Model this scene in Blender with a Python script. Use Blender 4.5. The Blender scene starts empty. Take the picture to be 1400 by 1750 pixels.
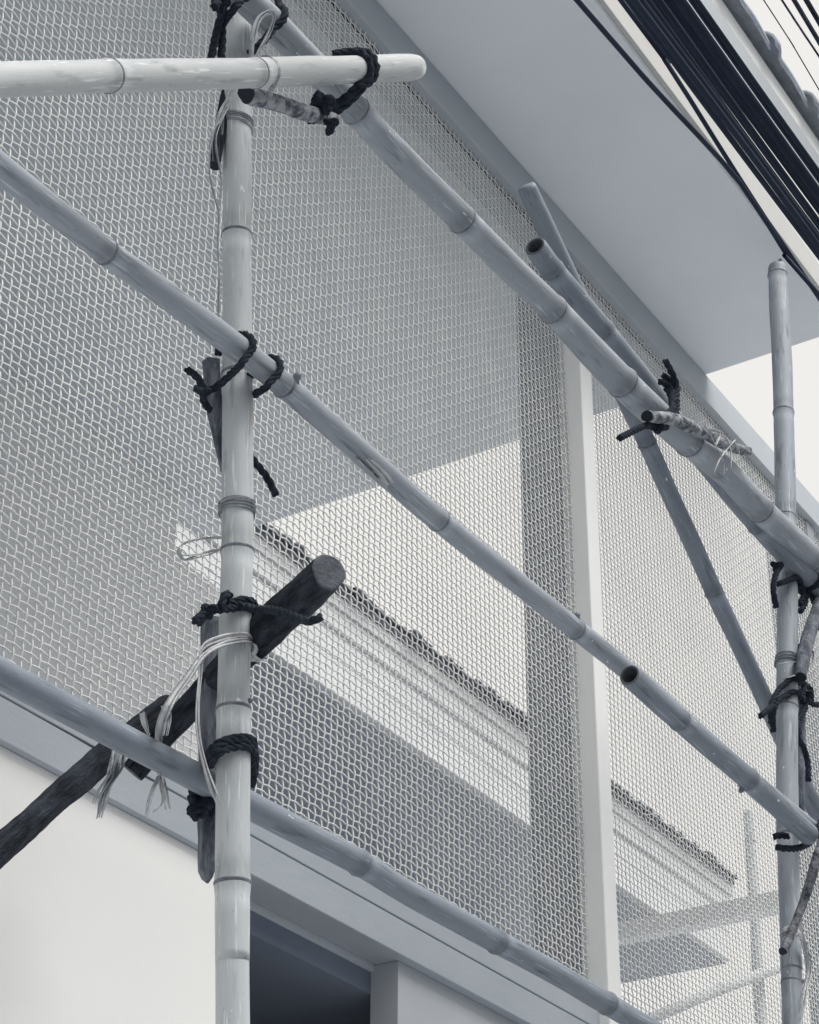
import bpy, bmesh, math, random
import numpy as np
from mathutils import Vector, Matrix

rnd = random.Random(7)
R_ = math.radians
scene = bpy.context.scene
col = scene.collection

# ------------------------------------------------------------------ camera
FPX = 3564.2                       # focal length in photo pixels (photo 1400 x 1750)
PITCH, ROLL, YAW = R_(31.191), R_(0.368), R_(57.614)
CAM = Vector((0.0, -2.85, 1.55))   # x runs along the facade, -y is the street side
cyw, syw = math.cos(YAW), math.sin(YAW)
FW = Vector((syw*math.cos(PITCH), cyw*math.cos(PITCH), math.sin(PITCH)))
_rt = Vector((cyw, -syw, 0)); _up = _rt.cross(FW)
RT = math.cos(ROLL)*_rt + math.sin(ROLL)*_up
UP = -math.sin(ROLL)*_rt + math.cos(ROLL)*_up
cd = bpy.data.cameras.new('camera'); cam = bpy.data.objects.new('camera', cd); col.objects.link(cam)
m = Matrix((RT, UP, -FW)).transposed().to_4x4(); m.translation = CAM
cam.matrix_world = m
cd.sensor_fit = 'HORIZONTAL'; cd.sensor_width = 36.0; cd.lens = 36.0*FPX/1400.0
cd.clip_start = 0.05; cd.clip_end = 500
scene.camera = cam
scene.render.resolution_x = 819; scene.render.resolution_y = 1024

# ------------------------------------------------------------------ sky, sun, exposure
SUN_EL, SUN_AZ = R_(62), R_(176)   # azimuth clockwise from +y: the light comes from the street side
w = bpy.data.worlds.new('World'); scene.world = w; w.use_nodes = True
nt = w.node_tree; nt.nodes.clear()
sky = nt.nodes.new('ShaderNodeTexSky'); sky.sky_type = 'NISHITA'; sky.sun_disc = False
sky.sun_elevation = SUN_EL; sky.sun_rotation = SUN_AZ; sky.dust_density = 4.0
mix = nt.nodes.new('ShaderNodeMixRGB'); mix.inputs[0].default_value = 0.94
mix.inputs[2].default_value = (3.70, 3.60, 3.40, 1)          # the bright, even cloud deck
bg = nt.nodes.new('ShaderNodeBackground'); bg.inputs[1].default_value = 0.10
wo = nt.nodes.new('ShaderNodeOutputWorld')
nt.links.new(sky.outputs[0], mix.inputs[1]); nt.links.new(mix.outputs[0], bg.inputs[0]); nt.links.new(bg.outputs[0], wo.inputs[0])
sl = bpy.data.lights.new('sun', 'SUN'); sl.energy = 1.5; sl.angle = R_(36); sl.color = (1.0, 0.98, 0.94)
so = bpy.data.objects.new('sun', sl); col.objects.link(so)
sdir = Vector((math.sin(SUN_AZ)*math.cos(SUN_EL), math.cos(SUN_AZ)*math.cos(SUN_EL), math.sin(SUN_EL)))
so.rotation_euler = sdir.to_track_quat('Z', 'Y').to_euler(); so.location = (0, -6, 12)
scene.view_settings.view_transform = 'Standard'; scene.view_settings.look = 'None'
scene.view_settings.gamma = 1; scene.view_settings.exposure = 1.3
scene.view_settings.use_curve_mapping = False

# ------------------------------------------------------------------ photo pixel -> place
def ray(px, py): return FW + RT*((px-700)/FPX) - UP*((py-875)/FPX)
def at(px, py, o=0.0, k=0.0):
    """point at distance o in front of the mesh plane; k metres nearer along the line of sight"""
    r = ray(px, py); t = (-o-CAM.y)/r.y
    return CAM + r*(t - k/r.length)
SO = .20                           # the scaffold stands this much further out
def ats(px, py, o=0.0, k=0.0): return at(px, py, o+SO, k)
def atu(px, py, u): r = ray(px, py); return CAM + r*(u/r.x)
def atz(px, py, z): r = ray(px, py); return CAM + r*((z-CAM.z)/r.z)
def m_per_px(P): return (P-CAM).dot(FW)/FPX

# ------------------------------------------------------------------ materials
def mat(name, c, rough=0.6, c2=None, scale=8.0, stretch=(1, 1, 1), bump=0.0, bscale=60.0, coord='Object', lo=0.35, hi=0.65, extra=None, spec=0.4):
    M = bpy.data.materials.new(name); M.use_nodes = True
    N = M.node_tree.nodes; L = M.node_tree.links
    b = N['Principled BSDF']; b.inputs['Roughness'].default_value = rough
    b.inputs['Specular IOR Level'].default_value = spec
    tc = N.new('ShaderNodeTexCoord'); mp = N.new('ShaderNodeMapping'); mp.inputs['Scale'].default_value = stretch
    L.new(tc.outputs[coord], mp.inputs[0])
    oi = N.new('ShaderNodeObjectInfo'); ad = N.new('ShaderNodeVectorMath'); ad.operation = 'ADD'
    sc_ = N.new('ShaderNodeVectorMath'); sc_.operation = 'SCALE'; sc_.inputs[0].default_value = (13.1, 7.7, 5.3)
    L.new(oi.outputs['Random'], sc_.inputs['Scale']); L.new(mp.outputs[0], ad.inputs[0]); L.new(sc_.outputs[0], ad.inputs[1])
    n = N.new('ShaderNodeTexNoise'); n.inputs['Scale'].default_value = scale; n.inputs['Detail'].default_value = 6
    n.inputs['Roughness'].default_value = 0.62
    L.new(ad.outputs[0], n.inputs['Vector'])
    r = N.new('ShaderNodeValToRGB'); r.color_ramp.elements[0].position = lo; r.color_ramp.elements[1].position = hi
    c2 = c2 or tuple(x*0.88 for x in c)
    r.color_ramp.elements[0].color = (*c2, 1); r.color_ramp.elements[1].color = (*c, 1)
    L.new(n.outputs['Fac'], r.inputs[0])
    out = r.outputs[0]
    if extra: out = extra(N, L, ad.outputs[0], out, tc)
    L.new(out, b.inputs['Base Color'])
    if bump:
        n2 = N.new('ShaderNodeTexNoise'); n2.inputs['Scale'].default_value = bscale; n2.inputs['Detail'].default_value = 5
        L.new(ad.outputs[0], n2.inputs['Vector'])
        bp = N.new('ShaderNodeBump'); bp.inputs['Strength'].default_value = bump; bp.inputs['Distance'].default_value = 0.01
        L.new(n2.outputs['Fac'], bp.inputs['Height']); L.new(bp.outputs[0], b.inputs['Normal'])
    return M

def spots(col_, scale, thr, stretch=None, width=0.03):
    def f(N, L, vec, prev, tc):
        v = vec
        if stretch:
            mp = N.new('ShaderNodeMapping'); mp.inputs['Scale'].default_value = stretch; L.new(vec, mp.inputs[0]); v = mp.outputs[0]
        n = N.new('ShaderNodeTexNoise'); n.inputs['Scale'].default_value = scale; n.inputs['Detail'].default_value = 3
        L.new(v, n.inputs['Vector'])
        r = N.new('ShaderNodeValToRGB'); r.color_ramp.elements[0].position = thr; r.color_ramp.elements[1].position = thr+width
        L.new(n.outputs['Fac'], r.inputs[0])
        mx = N.new('ShaderNodeMixRGB'); mx.inputs[2].default_value = (*col_, 1)
        L.new(r.outputs[0], mx.inputs[0]); L.new(prev, mx.inputs[1]); return mx.outputs[0]
    return f
def chain(*fs):
    def f(N, L, v, p, tc):
        for g in fs: p = g(N, L, v, p, tc)
        return p
    return f

def nodeband(pale, dark):
    def f(N, L, vec, prev, tc):
        at_ = N.new('ShaderNodeAttribute'); at_.attribute_name = 'node_band'
        sp = N.new('ShaderNodeSeparateColor'); L.new(at_.outputs['Color'], sp.inputs[0])
        n = N.new('ShaderNodeTexNoise'); n.inputs['Scale'].default_value = 14; n.inputs['Detail'].default_value = 4; L.new(vec, n.inputs['Vector'])
        for ch, c, k in ((0, pale, .75), (1, dark, .62)):
            mu = N.new('ShaderNodeMath'); mu.operation = 'MULTIPLY'; L.new(sp.outputs[ch], mu.inputs[0]); L.new(n.outputs['Fac'], mu.inputs[1])
            m2 = N.new('ShaderNodeMath'); m2.operation = 'MULTIPLY'; m2.use_clamp = True; L.new(mu.outputs[0], m2.inputs[0]); m2.inputs[1].default_value = k*1.5
            mx = N.new('ShaderNodeMixRGB'); mx.inputs[2].default_value = (*c, 1)
            L.new(m2.outputs[0], mx.inputs[0]); L.new(prev, mx.inputs[1]); prev = mx.outputs[0]
        return prev
    return f
# UV on culms: x = round the culm (0..1), y = metres along
BAM = [mat('bamboo_%s' % n, c, 0.58, tuple((x+y)/2 for x, y in zip(c, c2)), 5, (1.4, 1.0, 1), 0.12, 55, 'UV', 0.30, 0.70,
           chain(nodeband(tuple(min(.8, x*1.3) for x in c), tuple(x*.55 for x in c2)), spots(tuple(x*.72 for x in c2), 6, .58, (1.2, 1.1, 1), .16), spots(tuple(x*.80 for x in c2), 40, .69, (2.5, .18, 1), .08),
                 spots(tuple(min(.8, x*1.32) for x in c), 17, .61, (1.1, .45, 1), .07), spots(tuple(x*.62 for x in c2), 75, .71, (.5, .5, 1), .03),
                 spots((.76, .77, .77), 24, .725, (.30, 1, 1), .012)), 0.42)
       for n, c, c2 in (('pale', (.55, .585, .61), (.42, .455, .485)), ('grey', (.345, .382, .43), (.235, .266, .312)),
                        ('white', (.48, .505, .52), (.39, .415, .435)), ('dark', (.24, .274, .324), (.15, .176, .218)))]
B_PALE, B_GREY, B_WHITE, B_DARK = BAM
NODE = mat('bamboo_node', (.24, .26, .30), 0.6, (.10, .115, .15), 40, (1, 1, 1), 0.3, 120)
INNER = mat('bamboo_inside', (.13, .145, .165), 0.9, (.07, .08, .095), 20)
ROPE = mat('dark_rope', (.032, .041, .060), 0.9, (.013, .018, .029), 60, (1, 1, 1), 0.4, 300, spec=0.2)
BARK = mat('dark_bark', (.050, .060, .080), 0.85, (.010, .013, .020), 5, (2.2, 2.5, 1), 1.0, 22, 'UV', .38, .62, spec=0.2)
CUTW = mat('cut_wood', (.11, .122, .147), 0.8, (.045, .052, .067), 30, (1, 1, 1), 0.3, 120)
BOARDW = mat('weathered_wood', (.21, .23, .27), 0.85, (.075, .088, .115), 16, (3, 3, .8), 0.9, 60, lo=.4, hi=.6)
STICKW = mat('stick_bark', (.38, .40, .44), 0.8, (.07, .082, .108), 38, (1, 1, 1), 1.0, 90, lo=.42, hi=.58)
STICKD = mat('dark_stick_bark', (.24, .255, .285), 0.85, (.025, .03, .043), 34, (1, 1, 1), 0.8, 90)
TWINE = mat('pale_twine', (.66, .67, .68), 0.55, (.42, .45, .49), 50, (1, 1, 1), 0.4, 300)
TWINED = mat('grey_twine', (.45, .48, .52), 0.6, (.25, .28, .32), 50, (1, 1, 1), 0.4, 300)
TAPE = mat('plastic_tape', (.66, .69, .72), 0.25, (.55, .58, .62), 20)
WHITE = mat('white_paint', (.78, .795, .80), 0.5, (.73, .75, .765), 3, (1, 1, 1), 0.05, 40)
SOFF = mat('soffit_paint', (.82, .86, .905), 0.75, (.785, .825, .875), 2.2, (1, 1, 1), 0.06, 90)
POST = mat('post_paint', (.88, .89, .885), 0.4, (.84, .85, .855), 4, (1, 1, .3), 0.03, 30)
MESH = mat('mesh_metal', (.86, .86, .84), 0.5, (.74, .75, .745), 5)
EDGE = mat('edge_paint', (.55, .555, .55), 0.75, (.50, .505, .50), 2.2)
FASC = mat('fascia_paint', (.45, .49, .53), 0.75, (.41, .452, .495), 2.2, (1, 1, 1), 0.05, 70)
STEEL = mat('grey_steel', (.34, .365, .41), 0.6, (.26, .285, .33), 3, (1, 1, .4), 0.05, 40)
GAP_SHADE = mat('gap_shade', (.05, .06, .08), 0.8)  # dark tone standing in for shade in the gap over the mesh
def cracks(N, L, vec, prev, tc):
    return spots((.05, .06, .08), 9, .70, (.10, 1, 5.0), .006)(N, L, vec, prev, tc)
BEAM = mat('grey_board', (.40, .44, .485), 0.7, (.35, .39, .435), 2.5, (.6, 1, 2), 0.08, 60, extra=cracks)
WALLW = mat('white_wall', (.91, .91, .90), 0.6, (.875, .878, .875), 2, (1, 1, 1), 0.04, 45)
WALLG = mat('grey_wall', (.47, .50, .54), 0.7, (.42, .45, .495), 2, (1, 1, 1), 0.05, 60)
INT = mat('interior_paint', (.58, .615, .67), 0.75, (.54, .575, .635), 1.5)
CEIL = mat('ceiling_board_paint', (.66, .71, .75), 0.75, (.62, .67, .715), 1.5)
BACKW = mat('back_wall_paint', (.86, .875, .885), 0.75, (.82, .835, .85), 1.2)
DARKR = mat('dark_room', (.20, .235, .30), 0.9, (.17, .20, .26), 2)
CABLE = mat('cable_rubber', (.030, .041, .068), 0.75, (.022, .031, .053), 6, (1, 1, 1), 0, spec=0.12)
TILE = mat('cement_tile', (.46, .495, .55), 0.85, (.30, .33, .385), 7, (1, 1, 1), 0.5, 60)
CORN = mat('cornice_render', (.66, .68, .70), 0.7, (.58, .60, .63), 4, (.5, 1, 4), 0.1, 60)
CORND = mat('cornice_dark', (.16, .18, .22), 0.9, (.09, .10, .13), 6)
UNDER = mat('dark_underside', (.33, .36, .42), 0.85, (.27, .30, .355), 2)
STREETW = mat('street_wall', (.42, .44, .465), 0.8, (.36, .38, .405), 1.0)
GROUND = mat('grey_concrete', (.42, .435, .455), 0.85, (.36, .375, .395), 0.8, (1, 1, 1), 0.2, 30)

# ------------------------------------------------------------------ object helpers
def tag(o, label=None, cat=None, group=None, kind=None):
    if label: o['label'] = label
    if cat: o['category'] = cat
    if group: o['group'] = group
    if kind: o['kind'] = kind
    return o
def empty(name, loc, label, cat, group=None):
    o = bpy.data.objects.new(name, None); col.objects.link(o); o.location = loc; o.empty_display_size = .05
    return tag(o, label, cat, group)
def from_data(name, verts, faces, M, parent=None, uvs=None, smooth=True):
    me = bpy.data.meshes.new(name)
    off = Vector(parent.location) if parent is not None and parent.parent is None else Vector((0, 0, 0))
    if parent is not None and parent.parent is not None: off = world_loc(parent)
    me.from_pydata([tuple(Vector(v)-off) for v in verts], [], faces)
    me.materials.append(M)
    if uvs is not None:
        ul = me.uv_layers.new(name='UVMap')
        for p in me.polygons:
            for li in p.loop_indices: ul.data[li].uv = uvs[li]
    if smooth:
        for p in me.polygons: p.use_smooth = True
    me.update()
    o = bpy.data.objects.new(name, me); col.objects.link(o)
    if parent is not None: o.parent = parent
    return o
def world_loc(o):
    v = Vector(o.location)
    while o.parent is not None: o = o.parent; v += Vector(o.location)
    return v
def box(name, x0, x1, y0, y1, z0, z1, M, parent=None, bevel=0.0, seg=2):
    bm = bmesh.new(); bmesh.ops.create_cube(bm, size=1)
    for v in bm.verts: v.co = Vector(((x0+x1)/2+v.co.x*(x1-x0), (y0+y1)/2+v.co.y*(y1-y0), (z0+z1)/2+v.co.z*(z1-z0)))
    if bevel: bmesh.ops.bevel(bm, geom=list(bm.edges), offset=bevel, segments=seg, affect='EDGES', profile=.5)
    off = world_loc(parent) if parent is not None else Vector((0, 0, 0))
    for v in bm.verts: v.co -= off
    me = bpy.data.meshes.new(name); bm.to_mesh(me); bm.free(); me.materials.append(M)
    o = bpy.data.objects.new(name, me); col.objects.link(o)
    if parent is not None: o.parent = parent
    return o
def catmull(P, step):
    """smooth curve through rows of numbers (first three = xyz); returns dense rows and the row index parameter"""
    P = np.array(P, float)
    if len(P) == 2: P = np.vstack([P[0], (P[0]+P[1])/2, P[1]])
    E = np.vstack([2*P[0]-P[1], P, 2*P[-1]-P[-2]])
    out = []; par = []
    for i in range(1, len(E)-2):
        n = max(2, int(np.linalg.norm(E[i+1][:3]-E[i][:3])/step))
        for t in np.arange(n)/n:
            a, b, c, d = E[i-1], E[i], E[i+1], E[i+2]
            out.append(.5*((2*b)+(-a+c)*t+(2*a-5*b+4*c-d)*t*t+(-a+3*b-3*c+d)*t**3)); par.append(i-1+t)
    out.append(P[-1]); par.append(len(P)-1)
    return np.array(out), np.array(par)
def frames(C):
    T = np.gradient(C, axis=0); T /= np.linalg.norm(T, axis=1)[:, None]+1e-12
    ref = np.array([0, 0, 1.]) if abs(T[0][2]) < .9 else np.array([1., 0, 0])
    u = np.cross(T[0], ref); u /= np.linalg.norm(u); U = [u]
    for i in range(1, len(C)):
        u = U[-1]-T[i]*np.dot(U[-1], T[i]); u /= np.linalg.norm(u)+1e-12; U.append(u)
    U = np.array(U); V = np.cross(T, U); return T, U, V
def tube_mesh(C, rad, n=16, cap=True, jitter=None):
    T, U, V = frames(C); verts = []; faces = []; uvs = []
    s = np.concatenate([[0], np.cumsum(np.linalg.norm(np.diff(C, axis=0), axis=1))])
    for i in range(len(C)):
        for j in range(n):
            a = 2*math.pi*j/n; r = rad[i]*(1 if jitter is None else jitter(s[i], a))
            verts.append(C[i]+(U[i]*math.cos(a)+V[i]*math.sin(a))*r)
    for i in range(len(C)-1):
        for j in range(n):
            k = (j+1) % n; faces.append((i*n+j, i*n+k, (i+1)*n+k, (i+1)*n+j))
            uvs += [(j/n, s[i]), ((j+1)/n, s[i]), ((j+1)/n, s[i+1]), (j/n, s[i+1])]
    if cap:
        for e in (0, len(C)-1):
            f = [e*n+j for j in range(n)]
            if e == 0: f = f[::-1]
            faces.append(tuple(f)); uvs += [(.5, s[e])]*n
    return verts, faces, uvs

# ------------------------------------------------------------------ bamboo poles
CULMS = []                                             # axes and radii of all poles and sticks, so ropes lie on them
def px_path(pts, o):
    """pts: (px, py, width px [, own offset]) -> rows x, y, z, radius"""
    rows = []
    for p in pts:
        P = ats(p[0], p[1], p[3] if len(p) > 3 else o); rows.append([P.x, P.y, P.z, p[2]/2*m_per_px(P)])
    return rows
def bamboo(label, pts, o, nodes, M, hollow=(), stubs=(), name='bamboo_pole', rows=None, group='bamboo scaffold poles'):
    rows = rows or px_path(pts, o)
    D, par = catmull(rows, .012)
    C = D[:, :3]; rad = D[:, 3].copy()
    s = np.concatenate([[0], np.cumsum(np.linalg.norm(np.diff(C, axis=0), axis=1))])
    ph = rnd.random()*6
    band = np.zeros((len(s), 2))
    wob = 1+.012*np.sin(s*9+ph)+.008*np.sin(s*23+ph*2)
    rad *= wob
    ns = []
    for (nx, ny) in nodes:
        d = [(ray(nx, ny).normalized()).dot((Vector(c)-CAM).normalized()) for c in C]
        ns.append(s[int(np.argmax(d))])
    R0 = float(rad.mean())
    for q in ns:
        x = (s-q)/R0
        rad *= 1+.055*np.exp(-(x/.5)**2)-.02*np.exp(-((x-.75)/.35)**2)-.02*np.exp(-((x+.75)/.35)**2)
    # rounded, slightly drawn-in ends
    for e in (0, -1):
        dist = s if e == 0 else s[-1]-s
        rad *= 1-.10*np.clip(1-dist/.012, 0, 1)**2
    CULMS.append((C, rad))
    root = empty(name, Vector(C[0]) if C[0][2] < C[-1][2] else Vector(C[-1]), label, 'bamboo pole', group)
    for q in ns:                                       # gentle kinks at the nodes, waxy bloom on one side, grime on the other
        x = (s-q)/R0
        band[:, 0] += np.exp(-((x-.95)/.55)**2); band[:, 1] += np.exp(-((x+.55)/.75)**2)
        kd = np.array([rnd.uniform(-1, 1) for _ in range(3)]); kd /= np.linalg.norm(kd)
        C = C+kd[None]*(.0035*np.exp(-np.abs(s-q)/.16))[:, None]
    CULMS[-1] = (C, rad)
    v, f, uv = tube_mesh(C, rad, 28, cap=False)
    n = 28
    for e in (0, len(C)-1):
        if (0 if e == 0 else 1) in hollow: continue
        fc = [e*n+j for j in range(n)]
        if e == 0: fc = fc[::-1]
        f.append(tuple(fc)); uv += [(.5, s[e])]*n
    cu = from_data('culm', v, f, M, root, uv)
    at_ = cu.data.color_attributes.new('node_band', 'FLOAT_COLOR', 'POINT')
    cc = np.zeros((len(C), n, 4)); cc[:, :, 3] = 1; cc[:, :, 0] = np.clip(band[:, 0], 0, 1)[:, None]; cc[:, :, 1] = np.clip(band[:, 1], 0, 1)[:, None]
    at_.data.foreach_set('color', cc.ravel())
    for h in hollow:                                   # sawn open end: wall thickness and the dark inside
        sgn = 1 if h == 0 else -1; i0 = 0 if h == 0 else len(C)-1
        T, U, V = frames(C); ro = rad[i0]; ri = ro*.80
        prof = [(0, ro*.995), (-.002*sgn, ro*.93), (-.002*sgn, ri*1.03), (.004*sgn, ri), (.16*sgn, ri), (.161*sgn, .001)]
        vv = []; ff = []
        for (a, r) in prof:
            for j in range(n):
                t = 2*math.pi*j/n; vv.append(C[i0]+T[i0]*a+(U[i0]*math.cos(t)+V[i0]*math.sin(t))*r)
        for i in range(len(prof)-1):
            for j in range(n): k = (j+1) % n; ff.append((i*n+j, i*n+k, (i+1)*n+k, (i+1)*n+j))
        from_data('cut_end', vv, ff, INNER, root)
    T, U, V = frames(C)
    for q in ns:                                       # node scars: a thin raised lip
        i = int(np.argmin(abs(s-q))); r = rad[i]; tilt = rnd.uniform(-.06, .06)
        prof = [(-.0035, .985), (-.0022, 1.028), (0, 1.034), (.0012, 1.012), (.0026, 1.02), (.0045, .985)]
        vv = []; ff = []
        for (a, k) in prof:
            for j in range(n):
                t = 2*math.pi*j/n; wv = 1+.006*math.sin(3*t+q*7)
                vv.append(C[i]+T[i]*(a+tilt*r*math.cos(t)*.25)+(U[i]*math.cos(t)+V[i]*math.sin(t))*r*k*wv)
        for a in range(len(prof)-1):
            for j in range(n): k = (j+1) % n; ff.append((a*n+j, a*n+k, (a+1)*n+k, (a+1)*n+j))
        from_data('node_ring', vv, ff, NODE, root)
    for (sx, sy, dx, dy, rr) in stubs:                 # broken-off side shoots
        k = int(np.argmax([(ray(sx, sy).normalized()).dot((Vector(c)-CAM).normalized()) for c in C]))
        d = (RT*dx-UP*dy-FW*.35).normalized(); base = Vector(C[k])+d*rad[k]*.86
        Cc = np.array([base+d*t*rr*2.2 for t in (0, .25, .5, .75, 1)])
        v, f, uv = tube_mesh(Cc, np.array([1.5, 1.2, 1.0, .95, .7])*rr, 10)
        from_data('branch_stub', v, f, NODE, root)
    return root

def stick(label, pts, o, M, Mend=None, name='wooden_stick', cat='stick', rough=.10, k=0.0, flat=None, n=16, tip=False, group=None):
    rows = []
    for p in pts:
        P = ats(p[0], p[1], p[3] if len(p) > 3 else o, k); rows.append([P.x, P.y, P.z, p[2]/2*m_per_px(P)])
    D, par = catmull(rows, .010); C = D[:, :3]; rad = D[:, 3]
    CULMS.append((C, rad)); a1, a2, a3 = (rnd.uniform(0, 6) for _ in range(3))
    R0 = rad.mean()
    def jit(s, a):
        v = 1+rough*(.5*math.sin(2*a+s*11+a1)+.35*math.sin(3*a-s*31+a2)+.3*math.sin(s*70+a3+a)*math.sin(5*a+s*40))
        if flat: v *= 1/max(abs(math.cos(a-flat)), abs(math.sin(a-flat)))*.86
        return v
    root = empty(name, Vector(C[int(np.argmin(C[:, 2]))]), label, cat, group)
    v, f, uv = tube_mesh(C, rad, n, cap=False, jitter=jit)
    from_data('shaft', v, f, M, root, uv)
    for e in (0, len(C)-1):
        T, U, V = frames(C); sg = -1 if e == 0 else 1
        vv = [np.array(v[e*n+j]) for j in range(n)]
        c = C[e]
        inner = [c+(p-c)*.9+T[e]*sg*R0*.05 for p in vv]
        ff = [(j, (j+1) % n, n+(j+1) % n, n+j) if sg > 0 else (j, n+j, n+(j+1) % n, (j+1) % n) for j in range(n)]
        ff.append(tuple(range(n, 2*n)) if sg > 0 else tuple(range(2*n-1, n-1, -1)))
        from_data('cut_end', vv+inner, ff, Mend or M, root, smooth=False)
    return root

# ------------------------------------------------------------------ ropes and twine
def push_out(D, clear):
    D = np.array(D, float)
    for it in range(3):
        for C, rad in CULMS:
            lo, hi = C.min(0)-.12, C.max(0)+.12
            near = np.where(((D[:, :3] > lo) & (D[:, :3] < hi)).all(1))[0]
            for i in near:
                dv = D[i, :3]-C; d2 = (dv*dv).sum(1); j = int(np.argmin(d2)); d = math.sqrt(d2[j]); need = rad[j]+clear
                if d < need and 0 < j < len(C)-1:
                    t = C[j+1]-C[j-1]; t /= np.linalg.norm(t); q = dv[j]-t*np.dot(dv[j], t); L_ = np.linalg.norm(q)
                    if L_ > 1e-5: D[i, :3] += q/L_*(need-L_) if L_ < need else 0
        if len(D) > 4: D[1:-1, :3] = D[1:-1, :3]*.6+.2*(D[:-2, :3]+D[2:, :3])
    return D
def rope_part(name, P, r, parent, M=ROPE, pitch=None, strands=3):
    D, _ = catmull([list(p) for p in P], r*.9); C = push_out(D, r*.9)[:, :3]
    T, U, V = frames(C); s = np.concatenate([[0], np.cumsum(np.linalg.norm(np.diff(C, axis=0), axis=1))])
    pitch = pitch or r*7.5; verts = []; faces = []; n = 7
    for q in range(strands):
        a = 2*math.pi*(s/pitch+q/strands)
        S = C+(U*np.cos(a)[:, None]+V*np.sin(a)[:, None])*r*.50
        v, f, _ = tube_mesh(S, np.full(len(S), r*.60), n)
        b = len(verts); verts += list(v); faces += [tuple(i+b for i in ff) for ff in f]
    # stray fibres
    for q in range(int(s[-1]/.05)+2):
        i = rnd.randrange(len(C)); a = rnd.uniform(0, 6.28)
        d = U[i]*math.cos(a)+V[i]*math.sin(a); p = C[i]+d*r*.9; e = p+d*r*rnd.uniform(.3, 1.0)+T[i]*r*rnd.uniform(-1, 1)
        v, f, _ = tube_mesh(np.array([p, (p+e)/2+T[i]*r*.2, e]), np.array([.0006, .0005, .0003]), 4)
        b = len(verts); verts += list(v); faces += [tuple(j+b for j in ff) for ff in f]
    return from_data(name, verts, faces, M, parent)
def pk(pts, o): return [ats(p[0], p[1], p[3] if len(p) > 3 else o, p[2]) for p in pts]
def lump(name, px, py, o, k, rpx, parent, M=ROPE, sq=(1, 1, 1)):
    """a pulled-tight knot: a closed trefoil of rope"""
    P = ats(px, py, o, k); mp = m_per_px(P); R = rpx*mp; pts = []
    for i in range(14):
        t = 2*math.pi*i/14
        x = math.sin(t)+1.1*math.sin(2*t); y = math.cos(t)-1.1*math.cos(2*t); z = -math.sin(3*t)
        pts.append(P+(RT*x*sq[0]+UP*y*sq[1])*R*.36-FW*z*R*.40*sq[2])
    pts.append(pts[0])
    return rope_part(name, pts, R*.40, parent, M)
def lashing(label, o, r, turns=(), tails=(), knots=(), name='rope_lashing', group='dark ropes tying the scaffold'):
    first = (list(turns)+list(tails))[0][0]
    root = empty(name, ats(first[0], first[1], o), label, 'rope', group)
    for t in turns: rope_part('rope_turn', pk(t, o), r, root)
    for t in tails: rope_part('rope_tail', pk(t, o), r, root)
    for kx in knots: lump('knot', kx[0], kx[1], o, kx[2], kx[3], root)
    return root
def strip_mesh(P, wdt, fib, M, name, parent, thick=.25, spread=1.0):
    """raffia-like ribbon: several thin flat fibres running together"""
    D, _ = catmull([list(p) for p in P], .010); C = push_out(D, .003)[:, :3]
    T, U, V = frames(C); s = np.concatenate([[0], np.cumsum(np.linalg.norm(np.diff(C, axis=0), axis=1))])
    L_ = s[-1]+1e-6; verts = []; faces = []
    for q in range(fib):
        offa = (q-(fib-1)/2)/max(1, fib)*wdt*spread; p1, p2 = rnd.uniform(0, 6), rnd.uniform(0, 6)
        tw = rnd.uniform(3, 7)
        ang = .6*np.sin(s*tw+p1)+p2*.12
        side = U*np.cos(ang)[:, None]+V*np.sin(ang)[:, None]; nor = -U*np.sin(ang)[:, None]+V*np.cos(ang)[:, None]
        S = C+side*(offa*(1+.35*np.sin(s*17+p2)))[:, None]+nor*(.0012*np.sin(s*31+p1))[:, None]
        hw = wdt/fib*1.05*(.75+.35*np.sin(s*9+p2)); hw = hw*np.clip((L_-s)/.03, .25, 1)
        b = len(verts)
        for i in range(len(S)):
            verts += [S[i]-side[i]*hw[i], S[i]+nor[i]*.0007, S[i]+side[i]*hw[i], S[i]-nor[i]*.0007]
        for i in range(len(S)-1):
            for j in range(4): k = (j+1) % 4; faces.append((b+i*4+j, b+i*4+k, b+i*4+4+k, b+i*4+4+j))
    return from_data(name, verts, faces, M, parent)
def twine(label, o, paths, wdt, fib=4, M=TWINE, name='twine_tie', group='pale twine ties on the scaffold', cat='twine'):
    p0 = paths[0][0]; root = empty(name, ats(p0[0], p0[1], o), label, cat, group)
    for i, p in enumerate(paths): strip_mesh(pk(p, o), wdt, fib, M, 'strand', root)
    return root
def axis_turns(pts2, o, rfac, n, pitch, tilt, extra_r):
    """helical turns round a pole whose axis runs between two pixel points (px,py,widthpx)"""
    A = ats(pts2[0][0], pts2[0][1], o); B = ats(pts2[1][0], pts2[1][1], o); ax = (B-A).normalized(); c = (A+B)/2
    R = pts2[0][2]/2*m_per_px(c)*rfac+extra_r
    e1 = ax.cross(FW).normalized(); e2 = ax.cross(e1)
    return [c+e1*R*math.cos(t)+e2*R*math.sin(t)+ax*(pitch*(t/6.283-n/2)+tilt*R*math.cos(t)) for t in np.linspace(0, 6.283*n, int(16*n)+1)]

# ================================================================== THE SETTING
g = box('ground', -60, 60, -60, 60, -.3, 0, GROUND); tag(g, 'grey concrete street in front of the house', kind='structure')

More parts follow.
